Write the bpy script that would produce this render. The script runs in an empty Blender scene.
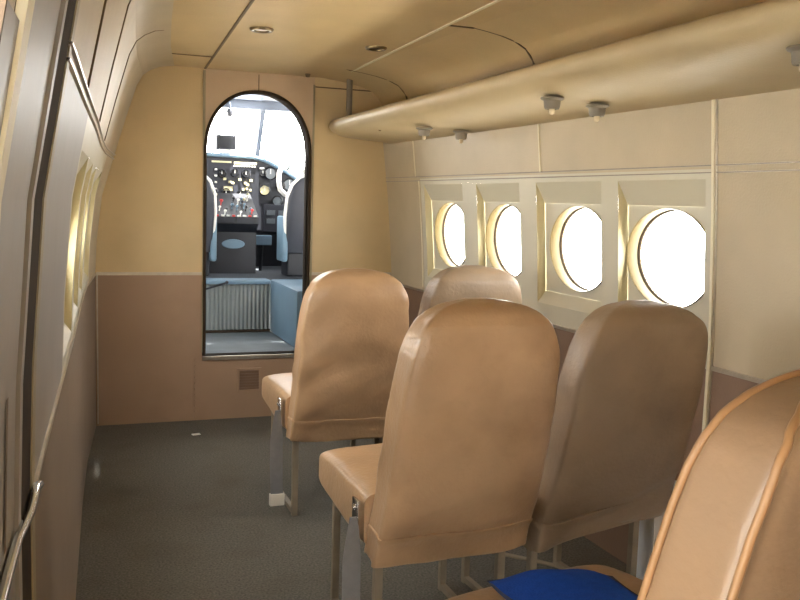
import bpy, bmesh, math, random
from mathutils import Vector, Matrix, noise
from mathutils.geometry import tessellate_polygon

scene = bpy.context.scene
COL = scene.collection
PI = math.pi

# ------------------------------------------------------------------ materials
def srgb(r, g, b):
    f = lambda c: (c/12.92 if c <= .04045 else ((c+.055)/1.055)**2.4)
    return (f(r/255), f(g/255), f(b/255), 1)

def mat(name, rgb, rough=.5, metal=0., var=.08, scale=6., bump=0., bscale=60., spec=.5, dirt=None, dirt_scale=2., coat=0., stretch=None):
    m = bpy.data.materials.new(name); m.use_nodes = True
    nt = m.node_tree; nd = nt.nodes; lk = nt.links
    p = nd['Principled BSDF']
    p.inputs['Roughness'].default_value = rough
    p.inputs['Metallic'].default_value = metal
    p.inputs['Specular IOR Level'].default_value = spec
    if coat:
        p.inputs['Coat Weight'].default_value = coat
        p.inputs['Coat Roughness'].default_value = .2
    c = srgb(*rgb)
    tc = nd.new('ShaderNodeTexCoord')
    src = tc.outputs['Object']
    if stretch:
        mp = nd.new('ShaderNodeMapping'); mp.inputs['Scale'].default_value = stretch
        lk.new(src, mp.inputs['Vector']); src = mp.outputs['Vector']
    n1 = nd.new('ShaderNodeTexNoise'); n1.inputs['Scale'].default_value = scale; n1.inputs['Detail'].default_value = 5
    lk.new(src, n1.inputs['Vector'])
    rp = nd.new('ShaderNodeValToRGB')
    rp.color_ramp.elements[0].position = .3; rp.color_ramp.elements[1].position = .7
    lo = [max(0, x*(1-var)) for x in c[:3]] + [1]; hi = [min(1, x*(1+var)) for x in c[:3]] + [1]
    rp.color_ramp.elements[0].color = lo; rp.color_ramp.elements[1].color = hi
    lk.new(n1.outputs['Fac'], rp.inputs['Fac'])
    out = rp.outputs['Color']
    if dirt:
        n2 = nd.new('ShaderNodeTexNoise'); n2.inputs['Scale'].default_value = dirt_scale; n2.inputs['Detail'].default_value = 6
        lk.new(src, n2.inputs['Vector'])
        r2 = nd.new('ShaderNodeValToRGB'); r2.color_ramp.elements[0].position = .5; r2.color_ramp.elements[1].position = .75
        r2.color_ramp.elements[0].color = (0, 0, 0, 1); r2.color_ramp.elements[1].color = (dirt[3], )*3 + (1,)
        lk.new(n2.outputs['Fac'], r2.inputs['Fac'])
        mx = nd.new('ShaderNodeMix'); mx.data_type = 'RGBA'
        mx.inputs[7].default_value = srgb(*dirt[:3])
        lk.new(r2.outputs['Color'], mx.inputs[0]); lk.new(out, mx.inputs[6])
        out = mx.outputs[2]
    lk.new(out, p.inputs['Base Color'])
    if bump:
        n3 = nd.new('ShaderNodeTexNoise'); n3.inputs['Scale'].default_value = bscale; n3.inputs['Detail'].default_value = 4
        lk.new(src, n3.inputs['Vector'])
        b = nd.new('ShaderNodeBump'); b.inputs['Strength'].default_value = bump; b.inputs['Distance'].default_value = .004
        lk.new(n3.outputs['Fac'], b.inputs['Height']); lk.new(b.outputs['Normal'], p.inputs['Normal'])
    return m

M = {}
M['tan'] = mat('tan_vinyl', (201, 178, 136), .55, var=.07, scale=5, bump=.25, bscale=160, dirt=(186, 160, 112, .5), dirt_scale=2.5)
M['tanwall'] = mat('tan_wall_vinyl', (183, 169, 143), .5, var=.06, scale=5, bump=.25, bscale=160, dirt=(172, 156, 126, .5), dirt_scale=3)
M['pink'] = mat('backlit_tan_vinyl', (194, 170, 142), .55, var=.05, scale=5, bump=.2, bscale=160)  # bulkhead tan with the doorway's backlight glow painted into its colour
M['binv'] = mat('shelf_vinyl', (178, 160, 124), .5, var=.06, scale=5, bump=.25, bscale=160, dirt=(164, 144, 106, .5), dirt_scale=3)
M['brownright'] = mat('deep_brown_vinyl', (126, 100, 80), .5, var=.08, scale=6, bump=.3, bscale=160)
M['brownleft'] = mat('dull_brown_vinyl', (128, 112, 96), .5, var=.08, scale=6, bump=.3, bscale=160)
M['brown'] = mat('brown_vinyl', (162, 134, 110), .55, var=.08, scale=6, bump=.3, bscale=160, dirt=(136, 112, 90, .5), dirt_scale=3)
M['ceil'] = mat('ceiling_vinyl', (195, 171, 126), .5, var=.06, scale=4, bump=.25, bscale=140, dirt=(180, 154, 108, .5), dirt_scale=2.2)
M['cream'] = mat('cream_plastic', (194, 189, 170), .38, var=.03, scale=4, spec=.5)
M['gold'] = mat('glow_tinted_plastic', (204, 194, 154), .4, var=.04, scale=5)  # yellow glow of the lit window reveals is put into this colour
M['ring'] = mat('window_ring_plastic', (112, 98, 62), .4, var=.04)
M['greypanel'] = mat('grey_painted_panel', (146, 142, 138), .45, var=.05, scale=8, bump=.2, bscale=25, spec=.6)
M['creamstrip'] = mat('cream_seal', (222, 214, 186), .5, var=.05)
M['goldstrip'] = mat('ochre_strip', (150, 140, 112), .45, var=.08)
M['darkseal'] = mat('dark_brown_seal', (58, 48, 38), .85, var=.12, scale=20, spec=.12)
M['darkline'] = mat('dark_seam', (96, 78, 52), .6, var=.1)
M['alu'] = mat('aluminium_trim', (190, 182, 168), .3, metal=.85, var=.1, scale=25)
M['alud'] = mat('dull_aluminium', (140, 132, 122), .35, metal=.7, var=.1, scale=25)
M['bronze'] = mat('bronze_metal', (120, 104, 76), .3, metal=.9, var=.05)
M['steel'] = mat('chrome_metal', (205, 205, 205), .18, metal=1., var=.05)
M['grey'] = mat('grey_plastic', (118, 110, 96), .5, var=.06)
M['bulb'] = mat('frosted_bulb', (206, 190, 158), .25, var=.02)
M['leather'] = mat('tan_leatherette', (178, 146, 112), .34, var=.16, scale=4, bump=.35, bscale=90, spec=.55, dirt=(138, 106, 76, .6), dirt_scale=5)
M['leather_dk'] = mat('worn_brown_leatherette', (150, 129, 106), .44, var=.12, scale=4, bump=.35, bscale=90, spec=.5, dirt=(106, 90, 72, .6), dirt_scale=5)
M['leather_or'] = mat('orange_tan_leatherette', (144, 118, 92), .4, var=.1, scale=4, bump=.3, bscale=70, spec=.55, dirt=(154, 120, 86, .5), dirt_scale=4)
M['piping'] = mat('orange_piping', (158, 120, 82), .4, var=.05)
M['frame'] = mat('seat_frame_paint', (134, 121, 102), .5, var=.12, scale=20)
M['belt'] = mat('grey_webbing', (124, 122, 122), .6, var=.06, scale=50, bump=.4, bscale=300)
M['beltpale'] = mat('pale_webbing', (196, 192, 186), .6, var=.06)
M['buckle'] = mat('white_buckle', (214, 208, 196), .4, var=.03)
M['carpet'] = mat('dark_carpet', (104, 101, 94), .95, var=.35, scale=140, bump=.8, bscale=220, spec=.1, dirt=(88, 82, 70, .5), dirt_scale=4)
M['paleduct'] = mat('pale_blue_grey_paint', (228, 231, 236), .5, var=.04)
M['blue'] = mat('royal_blue_fleece', (22, 66, 156), .9, var=.12, scale=60, bump=.6, bscale=250, spec=.15)
M['navy'] = mat('navy_lining', (28, 36, 66), .85, var=.1)
M['blackp'] = mat('black_panel_paint', (27, 29, 36), .5, var=.15, scale=10)
M['panel2'] = mat('charcoal_panel_paint', (36, 38, 47), .5, var=.12, scale=10)
M['dial'] = mat('black_dial', (22, 24, 28), .25, var=.05)
M['dialgrey'] = mat('grey_dial', (88, 94, 98), .3, var=.05)
M['white'] = mat('white_paint', (226, 224, 216), .45, var=.03)
M['ivory'] = mat('ivory_plastic', (200, 190, 150), .45, var=.04)
M['red'] = mat('red_plastic', (186, 44, 40), .4, var=.05)
M['bluegrey'] = mat('blue_grey_paint', (104, 128, 146), .5, var=.06, scale=8)
M['paleblue'] = mat('pale_blue_paint', (106, 132, 150), .45, var=.05, scale=8)
M['cockfloor'] = mat('grey_cockpit_floor', (110, 117, 121), .6, var=.08, scale=12)
M['corr'] = mat('grey_corrugated_paint', (126, 132, 132), .55, var=.06, scale=10)
M['darkfloor'] = mat('dark_cockpit_floor', (58, 62, 68), .7, var=.2, scale=10)
M['framegrey'] = mat('cockpit_frame_paint', (78, 86, 100), .55, var=.05)
M['seatdark'] = mat('dark_pilot_seat_vinyl', (52, 54, 62), .5, var=.1)
M['skin'] = mat('outer_skin_paint', (150, 150, 150), .6, var=.05)
M['ground'] = mat('concrete_apron', (196, 192, 184), .9, var=.1, scale=1)

def glass():
    m = bpy.data.materials.new('clear_glass'); m.use_nodes = True
    nt = m.node_tree; nd = nt.nodes
    p = nd['Principled BSDF']; nd.remove(p)
    tr = nd.new('ShaderNodeBsdfTransparent'); tr.inputs[0].default_value = (.97, .98, .98, 1)
    gl = nd.new('ShaderNodeBsdfGlossy'); gl.inputs['Roughness'].default_value = .02
    mx = nd.new('ShaderNodeMixShader'); mx.inputs[0].default_value = .05
    nt.links.new(tr.outputs[0], mx.inputs[1]); nt.links.new(gl.outputs[0], mx.inputs[2])
    nt.links.new(mx.outputs[0], nd['Material Output'].inputs[0])
    return m
M['glass'] = glass()

# ------------------------------------------------------------------ helpers
def obj(name, bm, mats, parent=None, smooth=False, kind=None, recalc=True):
    if recalc: bmesh.ops.recalc_face_normals(bm, faces=bm.faces)
    me = bpy.data.meshes.new(name); bm.to_mesh(me); bm.free()
    if not isinstance(mats, (list, tuple)): mats = [mats]
    for m in mats: me.materials.append(m)
    if smooth:
        for p in me.polygons: p.use_smooth = True
        try: me.set_sharp_from_angle(angle=math.radians(50 if smooth is True else smooth))
        except Exception: pass
    o = bpy.data.objects.new(name, me); COL.objects.link(o)
    if parent: o.parent = parent
    if kind: o['kind'] = kind
    return o

def tag(o, label, cat, group=None):
    o['label'] = label; o['category'] = cat
    if group: o['group'] = group
    return o

def thing(name, label, cat, loc=(0, 0, 0), rot=(0, 0, 0), group=None):
    o = bpy.data.objects.new(name, None); o.empty_display_size = .1; COL.objects.link(o)
    o.location = loc; o.rotation_euler = rot
    return tag(o, label, cat, group)

def box(bm, x0, x1, y0, y1, z0, z1, bev=0., mi=0, mtx=None):
    r = bmesh.ops.create_cube(bm, size=1.)
    vs = r['verts']
    for v in vs:
        v.co = Vector((x0+(x1-x0)*(v.co.x+.5), y0+(y1-y0)*(v.co.y+.5), z0+(z1-z0)*(v.co.z+.5)))
    fs = list({f for v in vs for f in v.link_faces})
    for f in fs: f.material_index = mi
    if bev:
        es = list({e for v in vs for e in v.link_edges})
        g = bmesh.ops.bevel(bm, geom=es, offset=bev, segments=2, affect='EDGES', profile=.6)
        vs = list({v for f in g['faces'] for v in f.verts} | {v for v in vs if v.is_valid})
    if mtx is not None:
        for v in vs:
            if v.is_valid: v.co = mtx @ v.co
    return vs

def tube(bm, pts, r, n=8, mi=0, closed=False, square=False):
    pts = [Vector(p) for p in pts]; rings = []; s = None
    for i, p in enumerate(pts):
        a = pts[i-1] if (i > 0 or closed) else p
        b = pts[(i+1) % len(pts)] if (i < len(pts)-1 or closed) else p
        t = (b-a).normalized()
        if s is None:
            up = Vector((0, 0, 1)) if abs(t.z) < .95 else Vector((0, 1, 0))
            s = t.cross(up).normalized()
        else:
            s = (s-t*s.dot(t)).normalized()
        u = s.cross(t).normalized()
        rr = r[i] if isinstance(r, (list, tuple)) else r
        ring = []
        for k in range(n):
            th = 2*PI*k/n + (PI/4 if square else 0)
            ring.append(bm.verts.new(p + s*math.cos(th)*rr + u*math.sin(th)*rr))
        rings.append(ring)
    m = len(rings)
    for i in range(m if closed else m-1):
        A, B = rings[i], rings[(i+1) % m]
        for k in range(n):
            f = bm.faces.new((A[k], A[(k+1) % n], B[(k+1) % n], B[k])); f.material_index = mi
    if not closed:
        bm.faces.new(rings[0][::-1]).material_index = mi; bm.faces.new(rings[-1]).material_index = mi

def lathe(bm, prof, n=24, mtx=None, mi=0):
    """prof: (r, z) pairs about local z"""
    rings = []
    for r, z in prof:
        ring = []
        if r < 1e-6:
            v = bm.verts.new((0, 0, z)); ring = [v]*n
        else:
            ring = [bm.verts.new((r*math.cos(2*PI*k/n), r*math.sin(2*PI*k/n), z)) for k in range(n)]
        rings.append(ring)
    for A, B in zip(rings, rings[1:]):
        for k in range(n):
            q = [A[k], A[(k+1) % n], B[(k+1) % n], B[k]]
            q = [v for i, v in enumerate(q) if v not in q[:i]]
            if len(q) > 2: bm.faces.new(q).material_index = mi
    if mtx is not None:
        for v in {v for R in rings for v in R}: v.co = mtx @ v.co

def strip_loft(bm, rows, mi=0, close=False):
    """rows: list of lists of points; quads between"""
    R = [[bm.verts.new(p) for p in row] for row in rows]
    for A, B in zip(R, R[1:]):
        n = len(A)
        for k in range(n if close else n-1):
            f = bm.faces.new((A[k], A[(k+1) % n], B[(k+1) % n], B[k])); f.material_index = mi
    return R

# ------------------------------------------------------------------ fuselage section
def lerp(t,x):
    if x<=t[0][0]: return t[0][1]
    for (a,b),(c,d) in zip(t,t[1:]):
        if x<=c: return b+(d-b)*(x-a)/(c-a)
    return t[-1][1]
BL=[(-1.6,-.16),(0,-.115),(1.0,-.068),(1.3,-.05),(1.8,-.03),(2.5,.0),(3.5,.036),(4.0,.062),(4.6,.113)]
OL=[(0,0),(.78,0),(.94,.008),(1.16,.035),(1.33,.085),(1.53,.145),(1.70,.20),(1.754,.23),(1.78,.265),(1.80,.31),(1.81,.38)]
OR=[(0,0),(.78,0),(.94,.012),(1.18,.033),(1.28,.045),(1.48,.07),(1.66,.075),(1.71,.09),(1.75,.13),(1.775,.19),(1.79,.26),(1.80,.33),(1.81,.42)]
KY=[(1.3,.58),(4.6,1.0)]
def XL(Y,z): return lerp(BL,Y)+lerp(OL,z)*lerp(KY,Y)
def XR(Y,z): return 1.675+.35*(.113-lerp(BL,Y))-lerp(OR,z)*lerp(KY,Y)

def XS(side, Y, z, out=0.):
    return XL(Y, z)-out if side == 'l' else XR(Y, z)+out
YB, YR = 4.6, -2.8                     # front bulkhead, rear bulkhead
ZC = 1.81
YS_ALL = [-2.8, -2.2, -1.6, -.9, -.4, 0, .35, .7, 1.0, 1.3, 1.6, 1.8, 2.06, 2.3, 2.5, 2.8, 3.1, 3.4, 3.7, 4.0, 4.14, 4.3, 4.45, 4.6]
ZUP = [1.28, 1.33, 1.4, 1.48, 1.53, 1.6, 1.66, 1.70, 1.73, 1.754, 1.768, 1.78, 1.79, 1.80, 1.805, 1.81]
RECESS = [(4.10, 3.665), (3.525, 3.140), (3.010, 2.577), (2.480, 2.062)]   # far lip, near lip of each window recess
WINC = [3.86, 3.31, 2.76, 2.262]
WINA = dict(zip(WINC, (.19, .19, .195, .205)))
WZ, WB = 1.022, .155
RZ0, RZ1 = .80, 1.262
DEP, TUBE = .032, .045

def patch(bm, side, ys, zs, mi, out=0.):
    strip_loft(bm, [[(XS(side, y, z, out), y, z) for z in zs] for y in ys], mi)

def ysub(a, b):
    return [a] + [y for y in YS_ALL if a+.02 < y < b-.02] + [b]

def recess(bm, side, ya, yb, yc, mi, mg):
    """a boxed-in window bay with a round hole; ya < yb"""
    # reveal: sloped faces from the lip down to the back plate
    ins = .008; WA = WINA[yc]
    y0, y1, z0, z1 = ya-.030, yb-ins, RZ0+.045, RZ1-.078
    def run(p, q, n): return [(p[0]+(q[0]-p[0])*i/n, p[1]+(q[1]-p[1])*i/n) for i in range(n+1)]
    lip = [(ya, RZ0), (yb, RZ0), (yb, RZ1), (ya, RZ1)]
    bck = [(ya+.004, z0), (y1, z0), (y1, z1), (ya+.004, z1)]
    for k in range(4):
        n = 14 if k % 2 else 4
        strip_loft(bm, [[(XS(side, y, z, 0), y, z) for y, z in run(lip[k], lip[(k+1) % 4], n)],
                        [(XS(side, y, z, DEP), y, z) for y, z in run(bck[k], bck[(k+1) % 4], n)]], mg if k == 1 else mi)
    y1 += .009; z0 -= .012; z1 += .012
    bck = [(y0, z0), (y1, z0), (y1, z1), (y0, z1)]
    # plate with an oval hole
    N = 72; angs = [2*PI*k/N for k in range(N)]
    for (cy, cz) in bck:
        t = math.atan2(cz-WZ, cy-yc) % (2*PI)
        i = min(range(len(angs)), key=lambda j: abs((angs[j]-t+PI) % (2*PI)-PI)); angs[i] = t
    angs.sort()
    rows = [[], [], []]
    for t in angs:
        c, s = math.cos(t), math.sin(t)
        k = min([((y1 if c > 0 else y0)-yc)/c if abs(c) > 1e-9 else 9, ((z1 if s > 0 else z0)-WZ)/s if abs(s) > 1e-9 else 9])
        py, pz = yc+c*k, WZ+s*k
        rows[0].append((XS(side, py, pz, DEP+.0015), py, pz))
        rr = 1/math.sqrt((c/WA)**2+(s/WB)**2)
        hy, hz = yc+c*rr, WZ+s*rr
        rows[1].append((XS(side, hy, hz, DEP), hy, hz))
        rows[2].append((XS(side, hy, hz, DEP+TUBE+.03), hy, hz))
    strip_loft(bm, rows, mi, close=True)

def build_wall(side):
    bm = bmesh.new()
    ylo = 1.22 if side == 'l' else YR
    # lower brown skirt, tan plain panels, cream window panel, upper tan and cove
    zr = .727 if side == 'r' else .77
    ztop = 1.29 if side == 'r' else 1.345
    ys = ysub(ylo, YB)
    patch(bm, side, ys, [0, .2, .4, .6, zr], 1)
    zup = [ztop]+[z for z in ZUP if z > ztop+.01]
    if side == 'r':
        patch(bm, side, ys, [z for z in zup if z <= 1.531], 0); patch(bm, side, ys, [z for z in zup if z >= 1.529], 5)
    else: patch(bm, side, ys, zup, 0)
    band = [zr, RZ0, .85, .94, 1.02, 1.1, 1.16, 1.22, RZ1, ztop]
    ya, yb = 2.03, 4.14
    patch(bm, side, ysub(ylo, ya), band, 3 if side == 'l' else 0)
    patch(bm, side, ysub(yb, YB), band, 0)
    # window panel: below / above the bays, then pillars
    patch(bm, side, ysub(ya, yb), [zr, RZ0], 2)
    patch(bm, side, ysub(ya, yb), [RZ1, ztop], 2)
    edges = [yb]
    for far, near in RECESS: edges += [far, near]
    edges += [ya]
    zs = [RZ0, .85, .94, 1.02, 1.1, 1.16, 1.22, RZ1]
    for i in range(0, len(edges), 2):
        patch(bm, side, [edges[i+1], edges[i]], zs, 2)
    for (far, near), c in zip(RECESS, WINC):
        recess(bm, side, near, far, c, 2, 4)
    if side == 'l':
        # wall around two unseen openings, added on this side to light the seat backs
        for ya_, yb_ in ((YR, -2.1), (-1.0, .50)): patch(bm, side, [ya_, (ya_+yb_)/2, yb_], [0, .78, 1.28]+[z for z in ZUP if z > 1.3], 0)
        patch(bm, side, [.68, .80], [0, .4, .77, .94, 1.16, 1.3], 3)
        for ya_, yb_ in ((-2.1, -1.0), (.50, .72)): patch(bm, side, [ya_, yb_], [1.3, 1.4, 1.5, 1.53, 1.6, 1.66, 1.70, 1.73, 1.754, 1.768, 1.78, 1.79, 1.80, 1.805, 1.81], 0)
        patch(bm, side, [.72, 1.0, 1.22], [1.495, 1.53, 1.6, 1.66, 1.70, 1.73, 1.754, 1.768, 1.78, 1.79, 1.80, 1.805, 1.81], 0)
    bmesh.ops.remove_doubles(bm, verts=bm.verts, dist=.0004)
    o = obj('wall_left' if side == 'l' else 'wall_right', bm,
            [M['tanwall'] if side == 'r' else M['tanwall'], M['brownright'] if side == 'r' else M['brownleft'], M['cream'], M['greypanel'], M['gold'], M['ceil']], smooth=20, kind='structure')
    return o
build_wall('l'); build_wall('r')

# windows: ring frame and pane
wn = 0
for side in 'rl':
    for c in WINC:
        wn += 1; WA = WINA[c]
        bm = bmesh.new(); N = 64
        rows = []
        for s_, o_ in ((1.07, DEP-.002), (1.075, DEP-.006), (1.0, DEP-.008), (.985, DEP-.004), (.985, DEP+TUBE), (1.0, DEP+TUBE), (1.0, DEP+TUBE+.02)):
            rows.append([(XS(side, c+WA*s_*math.cos(2*PI*k/N), WZ+WB*s_*math.sin(2*PI*k/N), o_), c+WA*s_*math.cos(2*PI*k/N), WZ+WB*s_*math.sin(2*PI*k/N)) for k in range(N)])
        strip_loft(bm, rows[2:], 0, close=True)
        w = obj('window_%d' % wn, bm, M['ring'], smooth=True, kind='structure')
        bm = bmesh.new()
        vs = [bm.verts.new((XS(side, c+WA*.995*math.cos(2*PI*k/N), WZ+WB*.995*math.sin(2*PI*k/N), DEP+TUBE-.004), c+WA*.995*math.cos(2*PI*k/N), WZ+WB*.995*math.sin(2*PI*k/N))) for k in range(N)]
        bm.faces.new(vs)
        obj('pane', bm, M['glass'], w)
        bm = bmesh.new()
        strip_loft(bm, [[(XS(side, c+WA*s_*math.cos(2*PI*k/N), WZ+WB*s_*math.sin(2*PI*k/N), o_), c+WA*s_*math.cos(2*PI*k/N), WZ+WB*s_*math.sin(2*PI*k/N)) for k in range(N)] for s_, o_ in ((.99, DEP+TUBE-.006), (.962, DEP+TUBE-.012), (.955, DEP+TUBE-.006))], close=True)
        obj('gasket', bm, M['darkseal'], w, smooth=True)

# floor and ceiling
bm = bmesh.new()
NX = 24
rows = []
for y in YS_ALL:
    a, b = XL(y, 0)-.03, XR(y, 0)+.03
    rows.append([(a+(b-a)*i/NX, y, 0) for i in range(NX+1)])
strip_loft(bm, rows)
obj('floor', bm, M['carpet'], kind='structure')
bm = bmesh.new()
rows = []
for y in YS_ALL:
    a, b = XL(y, ZC)-.002, XR(y, ZC)+.002
    rows.append([(a+(b-a)*i/NX, y, ZC) for i in range(NX+1)])
strip_loft(bm, rows)
obj('ceiling', bm, M['ceil'], kind='structure')

# rear bulkhead
def section(Y, n=1):
    zs = [0, .4, .78, .94, 1.16, 1.33, 1.53, 1.66, 1.70, 1.73, 1.754, 1.78, 1.79, 1.80, 1.805, 1.81]
    return [(XR(Y, z), z) for z in zs] + [(XL(Y, z), z) for z in reversed(zs)]
bm = bmesh.new()
bm.faces.new([bm.verts.new((x, YR, z)) for x, z in section(YR)])
obj('wall_rear', bm, M['tan'], kind='structure')

# front bulkhead with the arched doorway
DX0, DX1, DZ0, DZT = .650, 1.190, .338, 1.708
dc, hw = (DX0+DX1)/2, (DX1-DX0)/2
def arch(off=0., n=28):
    pts = [(DX0-off, DZ0-off), (DX1+off, DZ0-off)]
    zs = 1.395
    for k in range(n+1):
        t = PI*k/n
        pts.append((dc+(hw+off)*math.copysign(abs(math.cos(t))**.92, math.cos(t)), zs+(DZT-zs+off)*abs(math.sin(t))**.92))
    return pts
def holed(bm, outer, hole, y0, y1):
    o3 = [Vector((x, z, 0)) for x, z in outer]; h3 = [Vector((x, z, 0)) for x, z in hole]
    allp = o3+h3
    tris = tessellate_polygon([o3, h3])
    for y in (y0, y1):
        vv = [bm.verts.new((p.x, y, p.y)) for p in allp]
        for t in tris: bm.faces.new([vv[i] for i in t])
    n0, n1 = len(outer), len(hole)
    bm.verts.ensure_lookup_table()
    base = len(bm.verts)-2*(n0+n1)
    A = bm.verts[base:base+n0+n1]; B = bm.verts[base+n0+n1:]
    for s, n in ((0, n0), (n0, n1)):
        for k in range(n):
            bm.faces.new((A[s+k], A[s+(k+1) % n], B[s+(k+1) % n], B[s+k]))
bm = bmesh.new()
holed(bm, [(x+(.01 if x > 1 else -.01), z+(.01 if z > 1.8 else 0)) for x, z in section(YB)], arch(), YB, YB+.045)
for co, no in (((0, 0, .772), (0, 0, 1)), ((.642, 0, 0), (1, 0, 0)), ((1.214, 0, 0), (1, 0, 0))):
    bmesh.ops.bisect_plane(bm, geom=bm.verts[:]+bm.edges[:]+bm.faces[:], plane_co=co, plane_no=no)
for f in bm.faces:
    c = f.calc_center_median()
    if abs(f.normal.y) < .5: f.material_index = 3
    elif c.z < .772: f.material_index = 1
    elif .642 < c.x < 1.214: f.material_index = 2
    else: f.material_index = 0
    if c.y > YB+.03: f.material_index = 3
obj('wall_front', bm, [M['tan'], M['brown'], M['pink'], M['darkseal']], kind='structure')

# ------------------------------------------------------------------ trim
tn = 0
def trim(bm, m, smooth=False):
    global tn
    tn += 1
    return obj('trim_%d' % tn, bm, m, smooth=smooth, kind='structure')
def hrail(side, z, w, ys, m, prot=.006, zf=None):
    bm = bmesh.new(); rows = []
    for y in ys:
        zz = z if zf is None else zf(y)
        p = -prot
        rows.append([(XS(side, y, zz-w/2, .002), y, zz-w/2), (XS(side, y, zz-w/2, p), y, zz-w/2+.001), (XS(side, y, zz+w/2, p), y, zz+w/2-.001), (XS(side, y, zz+w/2, .002), y, zz+w/2)])
    strip_loft(bm, rows)
    return trim(bm, m)
def vrail(side, Y, w, zs, m, prot=.006, tilt=0.):
    bm = bmesh.new(); rows = []
    for z in zs:
        y = Y+tilt*(z-1)
        rows.append([(XS(side, y-w/2, z, .002), y-w/2, z), (XS(side, y-w/2, z, -prot), y-w/2+.001, z), (XS(side, y+w/2, z, -prot), y+w/2-.001, z), (XS(side, y+w/2, z, .002), y+w/2, z)])
    strip_loft(bm, rows)
    return trim(bm, m)
yr = ysub(YR, YB-.002); yl = ysub(1.22, YB-.002)
hrail('r', 1.280, .0045, yr, M['alud'], .004); hrail('r', 1.300, .0045, yr, M['alud'], .004)
hrail('r', .724, .014, yr, M['alu'], .005)
hrail('l', 1.338, .005, yl, M['alu']); hrail('l', 1.358, .005, yl, M['alu'])
hrail('l', .77, .009, yl, M['alu'], .005)
zfull = [.02, .2, .4, .6, .78, .94, 1.16, 1.28, 1.33, 1.48, 1.53, 1.6]
vrail('r', 2.024, .013, zfull[:-2], M['creamstrip'], .008); vrail('r', 2.024, .024, zfull[:-2], M['alu'], .004)
vrail('r', 2.968, .010, [1.30, 1.4, 1.48, 1.53], M['creamstrip'], .005)
vrail('r', 4.155, .008, [.745, .94, 1.16, 1.28], M['creamstrip'], .004); vrail('r', 4.19, .008, [1.30, 1.4, 1.48, 1.53], M['creamstrip'], .004)
zc = [1.36, 1.45, 1.53, 1.6, 1.66, 1.70, 1.73, 1.754, 1.768, 1.78, 1.79, 1.80, 1.805]
for y in (1.74, 2.58, 3.5): vrail('l', y, .009, zc, M['darkline'], .004, tilt=.15)
zc2 = [1.54, 1.6, 1.66, 1.70, 1.71, 1.73, 1.75, 1.762, 1.775, 1.782, 1.79, 1.795, 1.80, 1.805, 1.809]
RIBS = (3.0, 4.25)
for y in RIBS: vrail('r', y, .010, zc2+[1.81], M['darkline'], .005)
# ceiling seams
def ceil_seam(p, q, w, m):
    bm = bmesh.new()
    d = (Vector((q[0], q[1], 0))-Vector((p[0], p[1], 0))).normalized(); s = Vector((d.y, -d.x, 0))*w/2
    vs = []
    for c in (p, q):
        c = Vector((c[0], c[1], 0))
        vs.append([c-s+Vector((0, 0, ZC+.002)), c-s+Vector((0, 0, ZC-.004)), c+s+Vector((0, 0, ZC-.004)), c+s+Vector((0, 0, ZC+.002))])
    strip_loft(bm, vs); trim(bm, m)
ceil_seam((.643, 4.59), (.42, .0), .010, M['darkline'])
ceil_seam((1.33, 4.59), (1.20, .6), .012, M['creamstrip'])
for y in RIBS: ceil_seam((1.325-.02*(4.6-y)*1.3, y), (XR(y, 1.81)+.01, y), .010, M['darkline'])
ceil_seam((XL(4.2, 1.81)+.0, 4.2), (.625, 4.2), .008, M['darkline'])
# bulkhead: colour line, panel edges, arch gasket, sill, riveted seam
def fbox(x0, x1, z0, z1, m, prot=.005, bev=0.):
    bm = bmesh.new(); box(bm, x0, x1, YB-prot, YB+.002, z0, z1, bev); return trim(bm, m)
fbox(XL(4.6, .77)+.004, .642, .764, .780, M['alu']); fbox(1.20, XR(4.6, .77)-.004, .764, .780, M['alu'])
fbox(.634, .646, .36, 1.80, M['goldstrip'], .007); fbox(1.206, 1.216, .34, 1.77, M['goldstrip'], .006)
fbox(.118, .125, .01, .765, M['alu'], .004)
fbox(1.215, 1.62, 1.757, 1.763, M['darkline'], .004)
fbox(.915, .919, 1.72, 1.80, M['darkline'], .003)
fbox(.640, 1.19, .318, .340, M['alu'], .012, .003)
bm = bmesh.new(); box(bm, .596, .606, YB-.005, YB+.001, .005, .335)
for k in range(11):
    lathe(bm, [(0, .0035), (.004, .002), (.005, 0)], 8, Matrix.Translation((.601, YB-.005, .02+.03*k)) @ Matrix.Rotation(PI/2, 4, 'X'))
trim(bm, M['brown'])
bm = bmesh.new()
ap = arch(.004, 40)
tube(bm, [(ap[0][0], YB-.004, ap[0][1]+.01)]+[(x, YB-.004, z) for x, z in ap[:1:-1]]+[(ap[1][0], YB-.004, ap[1][1]+.01)], .009, 8)
trim(bm, M['darkseal'], True)
# jamb of the doorway, dark
bm = bmesh.new(); strip_loft(bm, [[(x, y, z) for x, z in arch(.0)] for y in (YB+.002, YB+.09)], 0, close=True)
trim(bm, M['darkseal'], True)
# cargo door post at the left: stacked seal strips following the section
zpost = [0, .3, .6, .78, .94, 1.05, 1.16, 1.25, 1.33, 1.42, 1.5]
def post(y0, y1, p0, p1, m, zs=zpost):
    bm = bmesh.new(); rows = []
    for z in zs:
        rows.append([(XS('l', y1, z, .03), y1, z), (XS('l', y1, z, -p1), y1, z), (XS('l', y1, z, -p1)+.0, y1-.004, z),
                     (XS('l', y0, z, -p0), y0+.004, z), (XS('l', y0, z, .03), y0, z)])
    strip_loft(bm, rows); return trim(bm, m)
post(1.225, 1.262, .003, .003, M['goldstrip'])
post(1.125, 1.225, .001, .001, M['darkseal'])  # door seal groove built flush; its shadow is put into the dark colour
post(1.098, 1.125, .001, .001, M['greypanel'])
post(.80, 1.098, -.004, -.004, M['greypanel'])
post(.755, .80, .004, .004, M['creamstrip'])
post(.70, .755, -.004, -.004, M['darkseal'])
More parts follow.
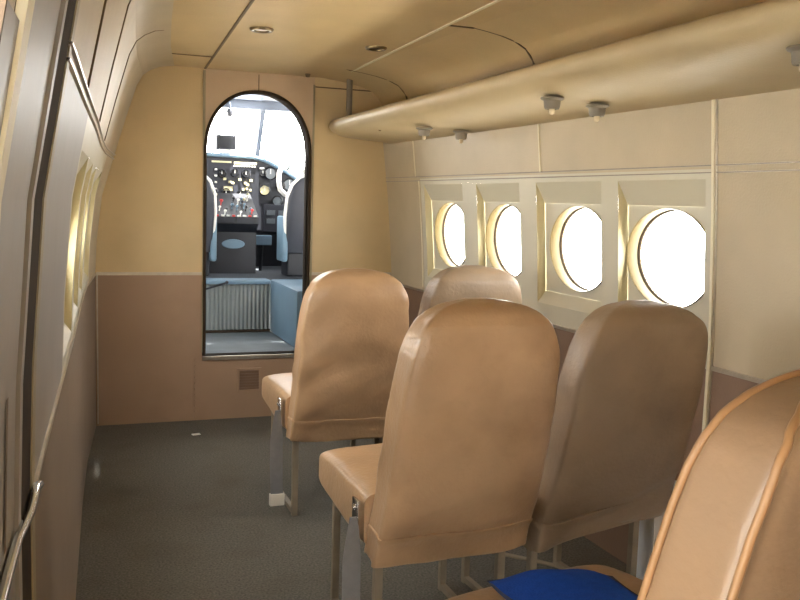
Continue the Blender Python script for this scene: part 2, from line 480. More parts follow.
# rear bulkhead side of the doorway has an aluminium kick rail on the post
bm = bmesh.new()
tube(bm, [(XS('l', y, z, -.008 if y > 1.1 else -.003), y, z) for y, z in ((1.275, .768), (1.235, .776), (1.2, .773), (1.15, .770), (1.07, .768), (1.0, .765), (.85, .76), (.70, .755))], .006, 8)
trim(bm, M['steel'], True)
bm = bmesh.new()
strip_loft(bm, [[(XS('l', y, z, .002), y, z) for z in (.78, .85, .95)] for y in (.995, 1.012)])
trim(bm, M['darkline'])
# outer skin so daylight only enters by the openings
# ------------------------------------------------------------------ overhead bin
bin_ = thing('overhead_bin', 'long tan open luggage shelf with rounded nose running above the round windows', 'luggage shelf', (1.28, 4.57, 1.48))
L = Vector((1.28, 4.57, 1.48))
prof = [(1.72, 1.478), (1.58, 1.484), (1.47, 1.490), (1.40, 1.496), (1.36, 1.501), (1.328, 1.510), (1.305, 1.521), (1.288, 1.535), (1.279, 1.550), (1.276, 1.562), (1.278, 1.573), (1.283, 1.581), (1.292, 1.588), (1.301, 1.588), (1.308, 1.580), (1.318, 1.555), (1.34, 1.535), (1.72, 1.530)]
bm = bmesh.new(); rows = []
ysb = [-2.78, -.5, .5, 1.2, 2, 3, 4.2, 4.5, 4.54, 4.562, 4.572]
for y in ysb:
    e = 0 if y < 4.5 else (y-4.5)/.072
    e = 1-math.sqrt(max(0, 1-e*e))
    row = []
    for x, z in prof:
        xx = min(x, XR(y, z)+.004)
        zz = z+(1.535-z)*.55*e
        row.append(Vector((xx+(.02*e if x < 1.35 else 0), y, zz))-L)
    rows.append(row)
R = strip_loft(bm, rows, close=True)
bm.faces.new(R[-1]); bm.faces.new(R[0])
obj('shelf', bm, M['binv'], bin_, smooth=40)
bm = bmesh.new(); tube(bm, [Vector((1.375, 4.5, 1.52))-L, Vector((1.375, 4.5, 1.806))-L], .016, 14)
obj('support_post', bm, M['grey'], bin_, smooth=True)
for y in (3.95,):
    bm = bmesh.new(); lathe(bm, [(0, -.004), (.006, -.002), (.007, 0.002)], 10, Matrix.Translation(Vector((1.36, y, 1.501))-L))
    obj('screw', bm, M['darkline'], bin_, smooth=True)

def reading_light(x, y, z, label):
    t = thing('reading_light', label, 'reading light', (x, y, z-.0078), group='reading lights under the luggage shelf')
    bm = bmesh.new(); lathe(bm, [(.0, .001), (.034, .001), (.036, -.003), (.033, -.006), (.026, -.009), (.024, -.028), (.021, -.034), (.015, -.034), (.013, -.028), (0, -.028)], 28)
    h = obj('housing', bm, M['grey'], t, smooth=True)
    bm = bmesh.new(); lathe(bm, [(.008, -.027), (.009, -.034), (.010, -.041), (.008, -.048), (.003, -.051), (0, -.051)], 18)
    obj('bulb', bm, M['bulb'], t, smooth=True)
def uz(x): return lerp([(1.328, 1.510), (1.36, 1.501), (1.40, 1.496), (1.47, 1.490), (1.58, 1.484), (1.72, 1.478)], x)
reading_light(1.415, 3.53, uz(1.415), 'grey reading light with pale bulb, beside the far round end of the luggage shelf')
reading_light(1.560, 3.47, uz(1.560), 'grey reading light of the far pair, the one next to the window wall')
reading_light(1.355, 2.36, uz(1.355), 'grey reading light of the middle pair, on the aisle edge of the shelf')
reading_light(1.500, 2.34, uz(1.500), 'grey reading light of the middle pair, near the vertical cream seam above the windows')
reading_light(1.345, 1.375, uz(1.345)-.003, 'grey reading light cut by the picture edge, under the nearest stretch of shelf')

def ceiling_light(x, y, label, lens):
    t = thing('ceiling_light', label, 'ceiling light', (x, y, ZC), group='round lights in the ceiling')
    bm = bmesh.new(); lathe(bm, [(.046, .003), (.046, -.004), (.040, -.010), (.030, -.009), (.027, -.002)], 32)
    obj('ring', bm, M['bronze'], t, smooth=True)
    bm = bmesh.new(); lathe(bm, [(.029, -.003), (.020, -.005), (0, -.006)], 24)
    obj('lens', bm, M[lens], t, smooth=True)
ceiling_light(.690, 3.42, 'bronze ringed round ceiling light with pale lens beside the dark ceiling seam', 'white')
ceiling_light(1.205, 3.58, 'bronze ringed round ceiling light beside the aluminium seam by the luggage shelf', 'darkseal')
bm = bmesh.new(); lathe(bm, [(0, -.018), (.010, -.016), (.013, -.006), (.014, 0.001)], 16, Matrix.Translation((1.15, 4.5, ZC)))
tag(obj('ceiling_bolt', bm, M['darkline'], smooth=True), 'small dark round bolt in the ceiling above the arched doorway', 'bolt')
# vent in the bulkhead, below the sill
t = thing('air_vent', 'small square brown louvred vent low on the bulkhead below the doorway', 'vent', (.885, YB, .205))
bm = bmesh.new()
for x0, x1, z0, z1 in ((-.064, .064, .052, .064), (-.064, .064, -.064, -.052), (-.064, -.052, -.052, .052), (.052, .064, -.052, .052)):
    box(bm, x0, x1, -.008, .0, z0, z1)
obj('frame', bm, M['brown'], t)
bm = bmesh.new()
for k in range(7):
    z = -.045+.015*k
    box(bm, -.052, .052, -.006, -.001, z-.004, z+.004, mtx=Matrix.Identity(4))
box(bm, -.052, .052, -.001, 0, -.052, .052)
obj('louvres', bm, M['brownright'], t)
# scrap on the floor
bm = bmesh.new(); box(bm, -.02, .02, -.012, .012, .001, .005, .001)
o = obj('paper_scrap', bm, M['white']); o.location = (.570, 4.31, 0); o.rotation_euler.z = .2
tag(o, 'tiny white scrap of paper on the dark carpet below the bulkhead', 'paper')
# pale duct cover low on the right wall
bm = bmesh.new()
rows = []
for y in (.9, 1.3, 1.7, 2.05, 2.24):
    f = 0 if y < 2.2 else .35
    rows.append([(XR(y, .1)-.002, y, .012), (XR(y, .1)-.05, y, .012), (XR(y, .1)-.055, y, .26-f*.1), (XR(y, .1)-.04, y, .34-f*.1), (XR(y, .1)-.002, y, .37-f*.1)])
R = strip_loft(bm, rows); bm.faces.new(R[0]); bm.faces.new(R[-1])
tag(obj('heating_duct', bm, M['paleduct']), 'pale blue-grey duct cover along the foot of the window wall', 'duct')

# ------------------------------------------------------------------ cabin seats
CHAIRS = []
ZH = .275
WT = [(.27, .207), (.36, .206), (.48, .202), (.6, .200), (.72, .197), (.79, .191), (.84, .184), (.88, .172), (.91, .154), (.932, .126), (.946, .092), (.953, .053), (.956, .014)]
TT = [(.27, .075), (.35, .092), (.5, .112), (.7, .118), (.85, .112), (.90, .100), (.93, .078), (.946, .052), (.953, .03), (.956, .01)]
def smooth_lerp(t, z):
    # average a few samples so the outline has no kinks
    d = .012 if z < .9 else .004
    return sum(lerp(t, z+d*k) for k in (-1, 0, 1))/3
REC = .25
def back_w(z, sq): return smooth_lerp(WT, z) if not sq else lerp(WSQ, z)
WSQ = [(.27, .232), (.45, .234), (.7, .235), (.80, .232), (.85, .225), (.885, .212), (.915, .187), (.935, .147), (.947, .10), (.953, .055), (.956, .013)]
def back_ring(z, seed, N=128, grow=0., wr=1., zoff=0., sq=0., tk=1., rec=.25):
    W = back_w(z, sq)+grow; T = smooth_lerp(TT, z)*tk+grow*1.6
    yf = -rec*(z-ZH); n = 9.
    pts = []
    for k in range(N):
        # points bunched towards the four corners so the edges stay crisp
        q, f = divmod(4*k/N, 1); f = .5-.5*math.copysign(abs(math.cos(PI*f))**.6, math.cos(PI*f))
        t = (q+f)*PI/2
        c, s = math.cos(t), math.sin(t)
        x = W*math.copysign(abs(c)**(2/n), c); y = T/2*math.copysign(abs(s)**(2/n), s)
        u = abs(x)/(W+1e-6); v = abs(y)/(T/2+1e-6)
        # belly of the padding on the rear face
        if s < 0: y -= .012*(1-u**3)*math.sin(PI*min(1, max(0, (z-.28)/.66)))*min(1, T/.06)
        # side panels slightly dished
        x -= math.copysign(.004*max(0, 1-v*v)*min(1, W/.1), x)
        # seam ridge along the edges
        e = max(0, 1-abs(1-u)/.07)*max(0, 1-abs(1-v)/.22)
        x += math.copysign(.0035*e, x); y += math.copysign(.0030*e, y)
        low = max(0., 1-(z-.28)/.36)
        p1 = Vector((x*4.5+seed*7.3, z*13-x*7+seed, seed))
        w1 = noise.noise(p1)*.014*low*wr
        w2 = noise.noise(Vector((x*9-seed*3.1, z*9-x*4, y*6+seed*2)))*.0045*wr
        w3 = noise.noise(Vector((x*3+seed, z*30-x*12, seed*2)))*.004*wr*low
        sg = 1 if s > 0 else -1
        y += sg*(w1+w2+w3)*min(1, T/.05); x += math.copysign(w2*.8+w1*.25, x)*min(1, W/.1)
        pts.append(Vector((x, yf-T/2+y, z+zoff)))
    return pts

def chair(X, Y, label, seed, leather, rot=0., belt='left', piped=False, hem_wave=1., wr=1., hem_tilt=0., rec=.25, zk=0.):
    t = thing('cabin_seat', label, 'seat', (X, Y, 0), (0, 0, rot), group='cabin seats')
    # backrest
    bm = bmesh.new()
    zs = [.324+.012*i for i in range(49)] + [.905, .912, .92, .927, .933, .938, .942, .946, .949, .952, .954, .9555]
    tk = 1.12 if piped else 1.
    R = strip_loft(bm, [back_ring(z, seed, zoff=zk*max(0, z-.5), sq=piped, tk=tk, wr=wr, rec=rec) for z in zs], close=True)
    bm.faces.new(R[-1]); bm.faces.new(R[0])
    bk = obj('backrest', bm, leather, t, smooth=60)
    # hem of the cover
    if not piped:
        bm = bmesh.new(); rows = []
        N = 128
        for i, (z, g) in enumerate(((.384, -.002), (.382, .0025), (.376, .0035), (.366, .001), (.345, .001), (.325, .002), (.310, .003), (.301, .0035), (.300, .002), (.32, -.001))):
            row = back_ring(max(z, .275), seed, N, g, .8*wr, rec=rec)
            for k, p in enumerate(row):
                a = 2*PI*k/N
                p.z += hem_wave*(.007*math.sin(a*2+seed)+.004*math.sin(a*5+seed*2))*(1 if z < .35 else .6)+hem_tilt*p.x
                if z < .345: p.y += (.35-z)/.055*.008*math.sin(a*6+seed*1.7)
            rows.append(row)
        strip_loft(bm, rows, close=True)
        obj('cover_hem', bm, leather, bk, smooth=60)
    else:
        for sgn in (1, -1):
            bm = bmesh.new()
            for k0 in (1,):
                ptsL, ptsR = [], []
                for z in zs:
                    W = back_w(z, True); T = smooth_lerp(TT, z)*tk; yf = -rec*(z-ZH)
                    yy = yf-T/2+sgn*T/2*.90
                    zz = z+zk*max(0, z-.5); ptsL.append((-W*.985, yy, zz)); ptsR.append((W*.985, yy, zz))
                tube(bm, ptsL+ptsR[::-1], .0055, 8)
            obj('piping', bm, M['piping'], bk, smooth=True)
    # cushion: rounded slab, cross-sections from rear to front
    bm = bmesh.new(); rows = []; N = 56
    ym = [(-.03, .96), (0.0, 1), (.06, 1), (.15, 1), (.25, 1), (.33, 1), (.365, .99), (.386, .965), (.398, .92), (.404, .86), (.406, .75), (.407, .55)]
    for y, s in ym:
        zb = .318+.030*max(0, (y-.12)/.28); ztp = .462-.010*(y > .3)*(y-.3)/.1
        zc_, h = (zb+ztp)/2, (ztp-zb)/2
        row = []
        for k in range(N):
            a = 2*PI*k/N; c, sn = math.cos(a), math.sin(a)
            x = .215*(.85+.15*s)*math.copysign(abs(c)**(2/9), c); z = h*s*math.copysign(abs(sn)**(2/7), sn)
            if sn > 0: z += .010*max(0, 1-(x/.215)**2)
            w = noise.noise(Vector((x*7+seed, y*7, z*6+seed*3)))*.0035
            row.append((x+math.copysign(w, x), y+w, zc_+z+w))
        rows.append(row)
    R = strip_loft(bm, rows, close=True); bm.faces.new(R[0]); bm.faces.new(R[-1])
    cu = obj('cushion', bm, leather, t, smooth=60)
    # metal frame
    for sx in (-1, 1):
        bm = bmesh.new(); tube(bm, [(sx*.17, .352, .0), (sx*.17, .352, .36)], .0135, 4, square=True); obj('leg', bm, M['frame'], t)
        bm = bmesh.new(); tube(bm, [(sx*.17, -.015, .0), (sx*.17, -.015, .40)], .0145, 4, square=True); obj('leg', bm, M['frame'], t)
        bm = bmesh.new(); tube(bm, [(sx*.17, -.015, .013), (sx*.17, .352, .013)], .0125, 4, square=True); obj('floor_rail', bm, M['frame'], t)
    bm = bmesh.new(); box(bm, -.19, .19, -.01, .33, .312, .330, .004); obj('seat_frame', bm, M['frame'], t)
    if belt in ('left', 'right'):
        sx = -1 if belt == 'left' else 1
        bm = bmesh.new(); box(bm, sx*.230-.003, sx*.230+.003, -.03, .012, .355, .445, .002)
        for zz in (.425, .385): lathe(bm, [(0, .008), (.006, .006), (.008, 0)], 12, Matrix.Translation((sx*.233, -.012, zz)) @ Matrix.Rotation(sx*PI/2, 4, 'Y'))
        br = obj('belt_bracket', bm, M['steel'], t, smooth=True)
        bm = bmesh.new(); rows = []
        for i in range(13):
            f = i/12; z = .405-f*.315
            hwid = .010+.013*min(1, f*3.2); cx = sx*(.240+.006*math.sin(f*3))
            y = -.028-.012*math.sin(f*2.4)
            rows.append([(cx-hwid, y, z), (cx-hwid*.3, y-.002, z), (cx+hwid*.3, y-.002, z), (cx+hwid, y, z), (cx+hwid, y+.003, z), (cx-hwid, y+.003, z)])
        R = strip_loft(bm, rows, close=True); bm.faces.new(R[0]); bm.faces.new(R[-1])
        lb = obj('lap_belt', bm, M['belt'] if belt == 'left' else M['beltpale'], t, smooth=True)
        bm = bmesh.new(); cx = sx*.241
        box(bm, cx-.027, cx+.027, -.046, -.022, .052, .096, .004)
        obj('buckle', bm, M['buckle'], lb, smooth=40)
    return t
chair(.940, 3.11, 'tan leatherette seat nearest the arched doorway, grey belt with white buckle hanging beside it', 1.3, M['leather'], wr=2.2, rec=.20, zk=-.05)
chair(.880, 2.00, 'tan leatherette aisle seat in the middle of the cabin, directly behind the front aisle seat', 2.7, M['leather'])
chair(1.332, 2.04, 'darker brown worn seat leaning beside the largest round window, right of the middle aisle seat', 4.1, M['leather_dk'], rot=.06, belt='right', wr=1.3, hem_tilt=.12, zk=-.03)
chair(1.395, 3.14, 'front window seat of which only the rounded brown top shows over the seat behind', 5.6, M['leather_dk'], belt='', zk=-.02)
chair(.884, 1.045, 'nearest orange-tan seat with piped edges, cropped at the picture corner, blue fleece on its cushion', 7.2, M['leather_or'], rot=.17, belt='', piped=True, rec=.28, zk=.04)

# blue fleece on the nearest cushion
bm = bmesh.new(); rows = []; NXc, NYc = 22, 22
def fl(u, v):
    x = .700+.240*u+.03*v+.012*math.sin(v*5); y = 1.065+.34*v-.02*u-.03*max(0, u-.8)/.2
    z = .486+.014*math.sin(u*PI)+.004*noise.noise(Vector((u*4, v*4, 1)))
    e = max(0, (v-.86)/.14); z -= .012*e*e
    e = max(0, (u-.9)/.1); z -= .014*e
    return x, y, z
top = [[Vector(fl(i/NXc, j/NYc)) for i in range(NXc+1)] for j in range(NYc+1)]
R = strip_loft(bm, top)
def rim(R): return R[0][:] + [r[-1] for r in R[1:]] + R[-1][-2::-1] + [r[0] for r in R[-2:0:-1]]
rt = rim(R)
nb = [bm.verts.new((v.co.x, v.co.y, .477)) for v in rt]
for k in range(len(rt)):
    f = bm.faces.new((rt[k], rt[(k+1) % len(rt)], nb[(k+1) % len(nb)], nb[k])); f.material_index = 1
f = bm.faces.new(nb); f.material_index = 1
tag(obj('fleece_blanket', bm, [M['blue'], M['navy']], smooth=50), 'royal blue folded fleece lying on the cushion of the nearest seat', 'blanket')

# pale cable on the floor
bm = bmesh.new(); tube(bm, [(1.12, 2.72, .006), (1.22, 2.66, .006), (1.319, 2.567, .006), (1.43, 2.45, .006), (1.52, 2.345, .006), (1.57, 2.28, .006)], .007, 8)
tag(obj('floor_cable', bm, M['frame'], smooth=True), 'thin pale cable lying on the dark carpet under the window seat', 'cable')

# ------------------------------------------------------------------ cockpit
bm = bmesh.new()
box(bm, -.1, 1.9, 4.64, 5.45, .30, .335)
obj('floor_cockpit', bm, M['cockfloor'], kind='structure')
t = thing('cockpit_step', 'grey corrugated step box with light blue lip inside the cockpit doorway', 'step', (.6, 5.43, .335))
bm = bmesh.new(); n = 40; xa, xb = -.45, .572
rows = [[], []]
for i in range(n*4+1):
    x = xa+(xb-xa)*i/(n*4); d = .006*(1 if (i//2) % 2 else -1)*(1)
    rows[0].append((x, d*.6, .0)); rows[1].append((x, d*.6, .30))
strip_loft(bm, rows); obj('riser', bm, M['corr'], t)
bm = bmesh.new(); box(bm, xa, xb, -.02, .12, .30, .328, .012); obj('lip', bm, M['paleblue'], t, smooth=40)
bm = bmesh.new(); box(bm, xa, xb, -.02, .01, .0, .016, .004); obj('kick_strip', bm, M['darkseal'], t)
bm = bmesh.new(); tube(bm, [(.15, -.04, .27), (.22, -.05, .292), (.288, -.06, .315)], .006, 8); lathe(bm, [(0, -.012), (.010, -.006), (.010, .006), (0, .012)], 10, Matrix.Translation((.290, -.06, .317)))
o = obj('lever', bm, M['blackp'], t, smooth=True)
bm = bmesh.new(); box(bm, 0, .5, 0, .70, 0, .33, .014)
o = obj('side_console', bm, M['paleblue'], smooth=40); o.location = (1.172, 4.74, .335)
tag(o, 'pale blue box beside the corrugated step, right of the cockpit floor', 'console')
bm = bmesh.new(); box(bm, -.1, 1.9, 5.55, 7.3, .60, .655)
obj('floor_flightdeck', bm, M['darkfloor'], kind='structure')
# cockpit shell
for nm, x in (('wall_cockpit_left', -.08), ('wall_cockpit_right', 1.88)):
    bm = bmesh.new(); box(bm, x-.02, x+.02, 4.64, 7.3, .3, 1.18); box(bm, x-.02, x+.02, 4.64, 5.75, 1.18, 1.92); obj(nm, bm, M['framegrey'], kind='structure')
bm = bmesh.new()
holed(bm, [(-.1, 4.64), (1.9, 4.64), (1.9, 6.42), (-.1, 6.42)], [(1.06, 5.95), (1.285, 5.95), (1.285, 6.34), (1.06, 6.34)], 1.86, 1.90)
for v in bm.verts: v.co = Vector((v.co.x, v.co.z, v.co.y))
obj('ceiling_cockpit', bm, M['framegrey'], kind='structure')
bm = bmesh.new(); box(bm, -.1, 1.9, 6.62, 6.66, .30, 1.30); obj('wall_cockpit_front', bm, M['blackp'], kind='structure')
w = bpy.data.objects.new('window_9', None); COL.objects.link(w); w['kind'] = 'structure'
bm = bmesh.new()
box(bm, -.1, 1.9, 6.38, 6.44, 1.80, 1.865, .004); obj('header', bm, M['framegrey'], w)
bm = bmesh.new()
for xt, xb2 in ((1.315, 1.30), (.49, .50)):
    tube(bm, [(xt, 6.42, 1.82), (xb2, 6.62, 1.38)], .022, 4, square=True)
obj('mullion', bm, M['framegrey'], w)
bm = bmesh.new(); tube(bm, [(1.80, 6.40, 1.82), (1.80, 6.5, 1.1)], .03, 4, square=True); tube(bm, [(0., 6.40, 1.82), (0., 6.5, 1.1)], .03, 4, square=True); obj('post', bm, M['framegrey'], w)
bm = bmesh.new(); bm.faces.new([bm.verts.new(p) for p in ((-.1, 6.40, 1.84), (1.9, 6.40, 1.84), (1.9, 6.615, 1.31), (-.1, 6.615, 1.31))]); obj('pane', bm, M['glass'], w)
bm = bmesh.new(); bm.faces.new([bm.verts.new(p) for p in ((1.06, 5.95, 1.88), (1.285, 5.95, 1.88), (1.285, 6.34, 1.88), (1.06, 6.34, 1.88))]); obj('pane', bm, M['glass'], w)
# instrument panel
PY = 6.3
t = thing('instrument_panel', 'dark cockpit instrument panel with dials and switches under the windscreen', 'instrument panel', (.9, PY, .66))
def top_z(x):
    a = abs(x-.9)
    return lerp([(0, 1.455), (.33, 1.450), (.42, 1.425), (.52, 1.375), (.62, 1.32), (.73, 1.235), (.85, 1.15), (1.0, 1.05)], a)
def pbox(name, x0, x1, z0, z1, m, y0=-.012, y1=0, bev=0.):
    bm = bmesh.new(); box(bm, x0-.9, x1-.9, y0, y1, z0-.66, z1-.66, bev); return obj(name, bm, m, t)
bm = bmesh.new(); xs = [.02+.04*i for i in range(45)]
rows = [[(x-.9, 0, .94-.66), (x-.9, 0, top_z(x)-.66), (x-.9, .04, top_z(x)-.66+.012), (x-.9, .26, top_z(x)-.66+.005), (x-.9, .26, .94-.66)] for x in xs]
R = strip_loft(bm, rows, close=True); bm.faces.new(R[0]); bm.faces.new(R[-1])
obj('facia', bm, M['blackp'], t, smooth=30)
bm = bmesh.new(); tube(bm, [(x-.9, -.01, top_z(x)-.66+.006) for x in xs], .014, 8); obj('glareshield_roll', bm, M['bluegrey'], t, smooth=True)
pbox('center_facia', .60, 1.205, 1.14, 1.435, M['panel2'], -.008)
pbox('radio_rack', 1.29, 1.50, .93, 1.125, M['panel2'], -.05, 0, .004)
for x0, x1, z0, z1 in ((.93, 1.065, 1.408, 1.420), (1.085, 1.245, 1.402, 1.418)): pbox('label_strip', x0, x1, z0, z1, M['ivory'], -.016)
def dial(x, z, r, face, n=20, needle=True):
    bm = bmesh.new(); mt = Matrix.Translation((x-.9, -.012, z-.66)) @ Matrix.Rotation(PI/2, 4, 'X')
    lathe(bm, [(r*1.18, -.004), (r*1.18, .010), (r, .012), (r*.94, .006)], n, mt)
    g = obj('gauge', bm, M['dial'], t, smooth=True)
    bm = bmesh.new(); lathe(bm, [(r*.95, .005), (0, .006)], n, mt); d = obj('dial_face', bm, face, g, smooth=True)
    if needle:
        bm = bmesh.new(); box(bm, x-.9-.003, x-.9+.003, -.020, -.0185, z-.66-.002, z-.66+r*.8); obj('needle', bm, M['red'] if face is M['white'] else M['white'], g)
dial(1.305, 1.225, .034, M['ivory']); dial(1.345, 1.345, .040, M['dialgrey']); dial(1.400, 1.150, .034, M['dialgrey'], needle=False)
dial(1.485, 1.270, .042, M['dialgrey']); dial(1.42, 1.26, .03, M['dial']); dial(1.29, 1.345, .022, M['dial'])
for x, z in ((1.00, 1.33), (1.09, 1.34), (1.17, 1.335), (1.03, 1.20), (1.13, 1.19)): dial(x, z, .026, M['dial'])
rnd = random.Random(5)
def switches(name, pts, m, w=.008, h=.010):
    for x, z in pts: pbox(name, x-w, x+w, z-h, z+h, m, -.03, -.01, .002)
switches('switch', [(1.085+.018*i, 1.388) for i in range(9)], M['white'], .005, .005)
switches('switch', [(.945+.012, 1.36-.045*i) for i in range(4)], M['white'], .008, .006)
switches('switch', [(1.02, 1.295), (1.055, 1.275), (1.075, 1.268), (1.125, 1.293), (1.165, 1.270), (1.18, 1.258), (1.205, 1.29)], M['ivory'], .010, .008)
switches('switch', [(1.15, 1.225), (1.175, 1.23), (1.20, 1.222)], M['ivory'], .007, .008)
pbox('placard', 1.015, 1.075, 1.215, 1.245, M['ivory'], -.02)
pbox('placard', 1.38, 1.42, 1.093, 1.10, M['white'], -.02); pbox('placard', 1.27, 1.30, 1.375, 1.385, M['white'], -.02)
for k in range(4): pbox('radio_face', 1.315+.085*(k % 2), 1.375+.085*(k % 2), 1.05-.06*(k//2), 1.085-.06*(k//2), M['dialgrey'], -.056)
switches('knob', [(1.30, 1.10), (1.485, 1.10), (1.32, 1.02), (1.46, 1.02), (1.385, 1.075)], M['ivory'], .006, .006)
# throttle quadrant
t = thing('throttle_quadrant', 'pedestal of small white and red levers in front of the instrument panel', 'throttle pedestal', (1.03, 5.95, .655))
bm = bmesh.new()
rows = []
for x in (-.155, .155):
    rows.append([(x, .28, .0), (x, .02, .0), (x, .02, .28), (x, -.06, .34), (x, -.06, .385), (x, .25, .54), (x, .28, .54)])
R = strip_loft(bm, rows, close=True); bm.faces.new(R[0]); bm.faces.new(R[1])
obj('body', bm, M['blackp'], t)
bm = bmesh.new(); 
for k in range(2): box(bm, -.12+.13*k, -.01+.13*k, -.07, -.058, .347, .378)
obj('label_plate', bm, M['panel2'], t)
bm = bmesh.new(); lathe(bm, [(0, .004), (.055, .004), (.06, 0)], 24, Matrix.Translation((.0, .018, .20)) @ Matrix.Rotation(PI/2, 4, 'X') @ Matrix.Diagonal((1.3, .55, 1, 1)))
obj('blue_plate', bm, M['paleblue'], t)
cols = ['white', 'bluegrey', 'dial', 'ivory', 'panel2', 'red', 'white', 'bluegrey', 'dial', 'white', 'paleblue', 'ivory', 'panel2', 'white', 'dial', 'bluegrey', 'white', 'red', 'dial', 'white', 'paleblue', 'panel2', 'ivory', 'white']
for i, c in enumerate(cols):
    x = rnd.uniform(-.135, .135); f = ((i*.618) % 1)
    y0 = -.04+.25*f; z0 = .395+.14*f
    bm = bmesh.new()
    tube(bm, [(x, y0, z0-.01), (x+.004, y0-.008, z0+.022)], .004, 6)
    hd = Matrix.Translation((x+.004, y0-.009, z0+.024)) @ Matrix.Scale(.6+.25*((i*.7) % 1), 4)
    lathe(bm, [(0, -.012), (.011, -.010), (.015, 0), (.011, .010), (0, .012)], 10, hd)
    obj('lever', bm, M[c], t, smooth=True)
for k in range(8):
    bm = bmesh.new(); x = -.13+.036*k; box(bm, x, x+.02, -.066, -.05, .386, .398, .002); obj('button', bm, M['white' if k % 3 else 'red'], t)
# foot wells, rudder pedals
def pedal(x, z, label, rz=0.):
    o_ = thing('rudder_pedal', label, 'pedal', (x, 6.15, .655), group='rudder pedals')
    bm = bmesh.new(); box(bm, -.065, .065, -.012, .012, z-.655-.035, z-.655+.035, .006); obj('foot_plate', bm, M['bluegrey'], o_)
    bm = bmesh.new(); tube(bm, [(0, .01, z-.655), (0, .06, 0)], .012, 8); obj('arm', bm, M['blackp'], o_)
pedal(1.265, .875, 'blue-grey rudder pedal plate left of the dark pilot seat, under the panel')
# pilot seats
def pilot_seat(x, label, cover):
    s_ = thing('pilot_seat', label, 'pilot seat', (x, 5.72, .655), group='pilot seats')
    bm = bmesh.new(); rows = []
    for z, wd, th, y in ((.16, .19, .06, .02), (.25, .20, .075, 0), (.40, .205, .08, -.03), (.52, .20, .075, -.05), (.60, .17, .065, -.06), (.645, .13, .05, -.065), (.668, .08, .03, -.067), (.674, .03, .012, -.067)):
        rows.append([(wd*math.copysign(abs(math.cos(a))**.5, math.cos(a)), y+th*.5*math.copysign(abs(math.sin(a))**.6, math.sin(a)), z) for a in [2*PI*k/32 for k in range(32)]])
    R = strip_loft(bm, rows, close=True); bm.faces.new(R[0]); bm.faces.new(R[-1]); b_ = obj('backrest', bm, M['seatdark'], s_, smooth=True)
    bm = bmesh.new()
    edge = [(-.19, .02, .18), (-.203, -.01, .30), (-.208, -.03, .42), (-.2, -.05, .53), (-.17, -.06, .61), (-.12, -.065, .655), (-.06, -.066, .675), (0, -.067, .68)]
    pts = edge+[(-x_, y_, z_) for x_, y_, z_ in edge[-2::-1]]
    tube(bm, pts, .014, 8); obj('white_piping', bm, M['white'], b_, smooth=True)
    bm = bmesh.new(); box(bm, -.2, .2, .0, .22, .17, .26, .03); obj('seat_pan', bm, M['seatdark'], s_, smooth=40)
    for sx in (-1, 1):
        bm = bmesh.new(); box(bm, sx*.205-.02, sx*.205+.02, -.02, .16, .10, .40, .015)
        obj('side_cover', bm, M['paleblue'], s_, smooth=40)
    bm = bmesh.new(); box(bm, -.18, .18, .02, .20, 0, .16, .01); obj('pedestal', bm, M['blackp'], s_)
pilot_seat(1.53, 'dark pilot seat with white piping and pale blue sides at the doorway right jamb', 0)
pilot_seat(.655, 'dark pilot seat with white piping half hidden by the doorway left jamb', 0)
# yoke
t = thing('control_yoke', 'white curved control yoke in front of the right dials', 'yoke', (1.44, 6.02, .655))
bm = bmesh.new(); tube(bm, [(-.075, 0, .73), (-.092, -.005, .69), (-.095, -.008, .63), (-.085, -.008, .575), (-.05, -.004, .545), (0, 0, .535), (.05, -.004, .545), (.085, -.008, .575), (.095, -.008, .63), (.092, -.005, .69), (.075, 0, .73)], .017, 10)
obj('wheel_rim', bm, M['white'], t, smooth=True)
bm = bmesh.new(); tube(bm, [(0, 0, .54), (0, .02, .35), (0, .10, .0)], .02, 10); obj('column', bm, M['blackp'], t, smooth=True)
bm = bmesh.new(); box(bm, -.025, .025, -.02, .02, .515, .56, .006); obj('hub', bm, M['blackp'], t)
# box on the glareshield
t = thing('dash_display', 'dark box display on a white base on top of the instrument panel', 'display', (1.035, 6.34, 1.478))
bm = bmesh.new(); box(bm, -.07, .07, -.02, .06, .024, .125, .006); obj('casing', bm, M['panel2'], t)
bm = bmesh.new(); box(bm, -.035, .035, -.015, .05, -.001, .026, .003); obj('base', bm, M['white'], t)
bm = bmesh.new(); box(bm, -.06, .06, -.0215, -.0195, .034, .115); obj('screen', bm, M['dial'], t)
t = thing('compass', 'small dark compass hanging from the windscreen header', 'compass', (1.06, 6.33, 1.835))
bm = bmesh.new(); tube(bm, [(0, .05, .01), (-.0, 0, -.02), (0, 0, -.05)], .008, 8); obj('bracket', bm, M['framegrey'], t)
bm = bmesh.new(); lathe(bm, [(0, -.105), (.018, -.10), (.024, -.08), (.024, -.06), (.016, -.048), (0, -.046)], 18); obj('bowl', bm, M['seatdark'], t, smooth=True)
# small handle on the glareshield
bm = bmesh.new(); tube(bm, [(0, 0, 0), (.01, 0, .03), (.03, 0, .06)], .009, 8)
o = obj('sight_pin', bm, M['seatdark'], smooth=True); o.location = (1.475, 6.36, top_z(1.475)+.004)
tag(o, 'tiny dark pin standing on the sloping top of the instrument panel', 'pin')

# ------------------------------------------------------------------ outside ground
bm = bmesh.new(); box(bm, -40, 40, -40, 40, -1.55, -1.5)
obj('ground_outside', bm, M['ground'], kind='structure')

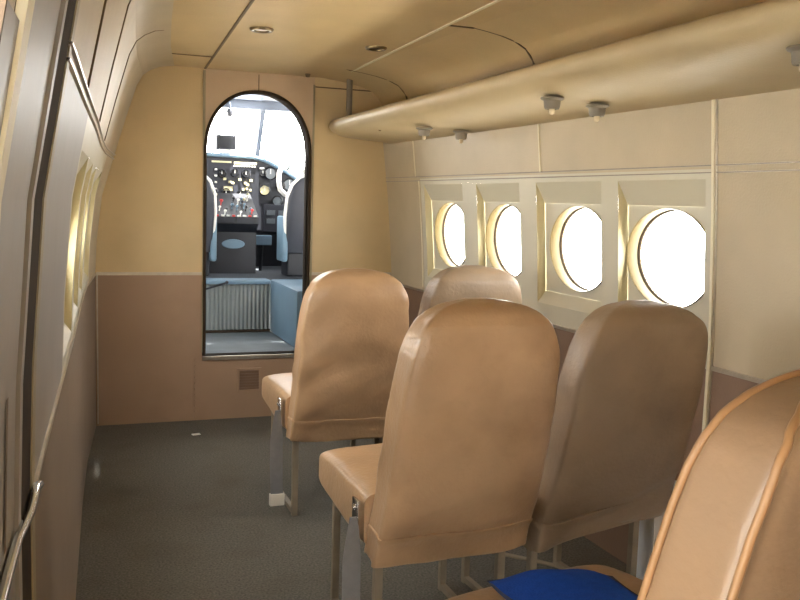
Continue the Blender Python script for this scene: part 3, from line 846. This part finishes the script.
# ------------------------------------------------------------------ light: overcast sky through the openings
wd = bpy.data.worlds.new('overcast_sky'); scene.world = wd; wd.use_nodes = True
nt = wd.node_tree; bg = nt.nodes['Background']
bg.inputs['Color'].default_value = (1.0, .985, .96, 1); bg.inputs['Strength'].default_value = 18
def portal(loc, rot, sx, sy):
    l = bpy.data.lights.new('portal', 'AREA'); l.shape = 'RECTANGLE'; l.size = sx; l.size_y = sy
    l.cycles.is_portal = True
    o = bpy.data.objects.new('daylight_portal', l); o.location = loc; o.rotation_euler = rot; COL.objects.link(o)
for c in WINC:
    portal((XR(c, WZ)+DEP+TUBE+.05, c, WZ), (0, PI/2, 0), .36, .40)
    portal((XL(c, WZ)-DEP-TUBE-.05, c, WZ), (0, -PI/2, 0), .36, .40)
portal((-.2, .59, .66), (0, -PI/2, 0), 1.34, .2); portal((-.3, -1.55, .66), (0, -PI/2, 0), 1.34, 1.1)  # daylight through the added left openings
portal((.9, 6.75, 1.5), (-PI/2, 0, 0), 2.2, .9)
portal((2.0, 6.2, 1.5), (0, PI/2, 0), .8, .9)
portal((-.2, 6.2, 1.5), (0, -PI/2, 0), .8, .9)

sl = bpy.data.lights.new('sun', 'SUN'); sl.energy = 70; sl.angle = .02; sl.color = (1, .96, .9)
so = bpy.data.objects.new('sun', sl); COL.objects.link(so); so.location = (0, -8, 20); so.rotation_euler = (math.radians(14), 0, 0)
scene.cycles.diffuse_bounces = 8; scene.cycles.max_bounces = 14
# ------------------------------------------------------------------ camera
cd = bpy.data.cameras.new('camera'); cam = bpy.data.objects.new('camera', cd); COL.objects.link(cam)
cd.sensor_fit = 'HORIZONTAL'; cd.sensor_width = 36; cd.lens = 36*880/800; cd.clip_start = .02
EX = Vector((0.9366807, 0.0098538, 0.3500459)); EY = Vector((-0.3488279, 0.1141618, 0.9302076)); EZ = Vector((0.0307958, 0.9934133, -0.1103705))     # rows: world axes in camera (right, up, forward)
right = Vector((EX[0], EY[0], EZ[0])); up = Vector((EX[1], EY[1], EZ[1])); fw = Vector((EX[2], EY[2], EZ[2]))
mt = Matrix(((right.x, up.x, -fw.x, 0), (right.y, up.y, -fw.y, 0), (right.z, up.z, -fw.z, 1.17), (0, 0, 0, 1)))
cam.matrix_world = mt
scene.camera = cam

scene.view_settings.view_transform = 'Standard'; scene.view_settings.look = 'None'
scene.view_settings.gamma = 1; scene.view_settings.use_curve_mapping = False
scene.view_settings.exposure = 0.08
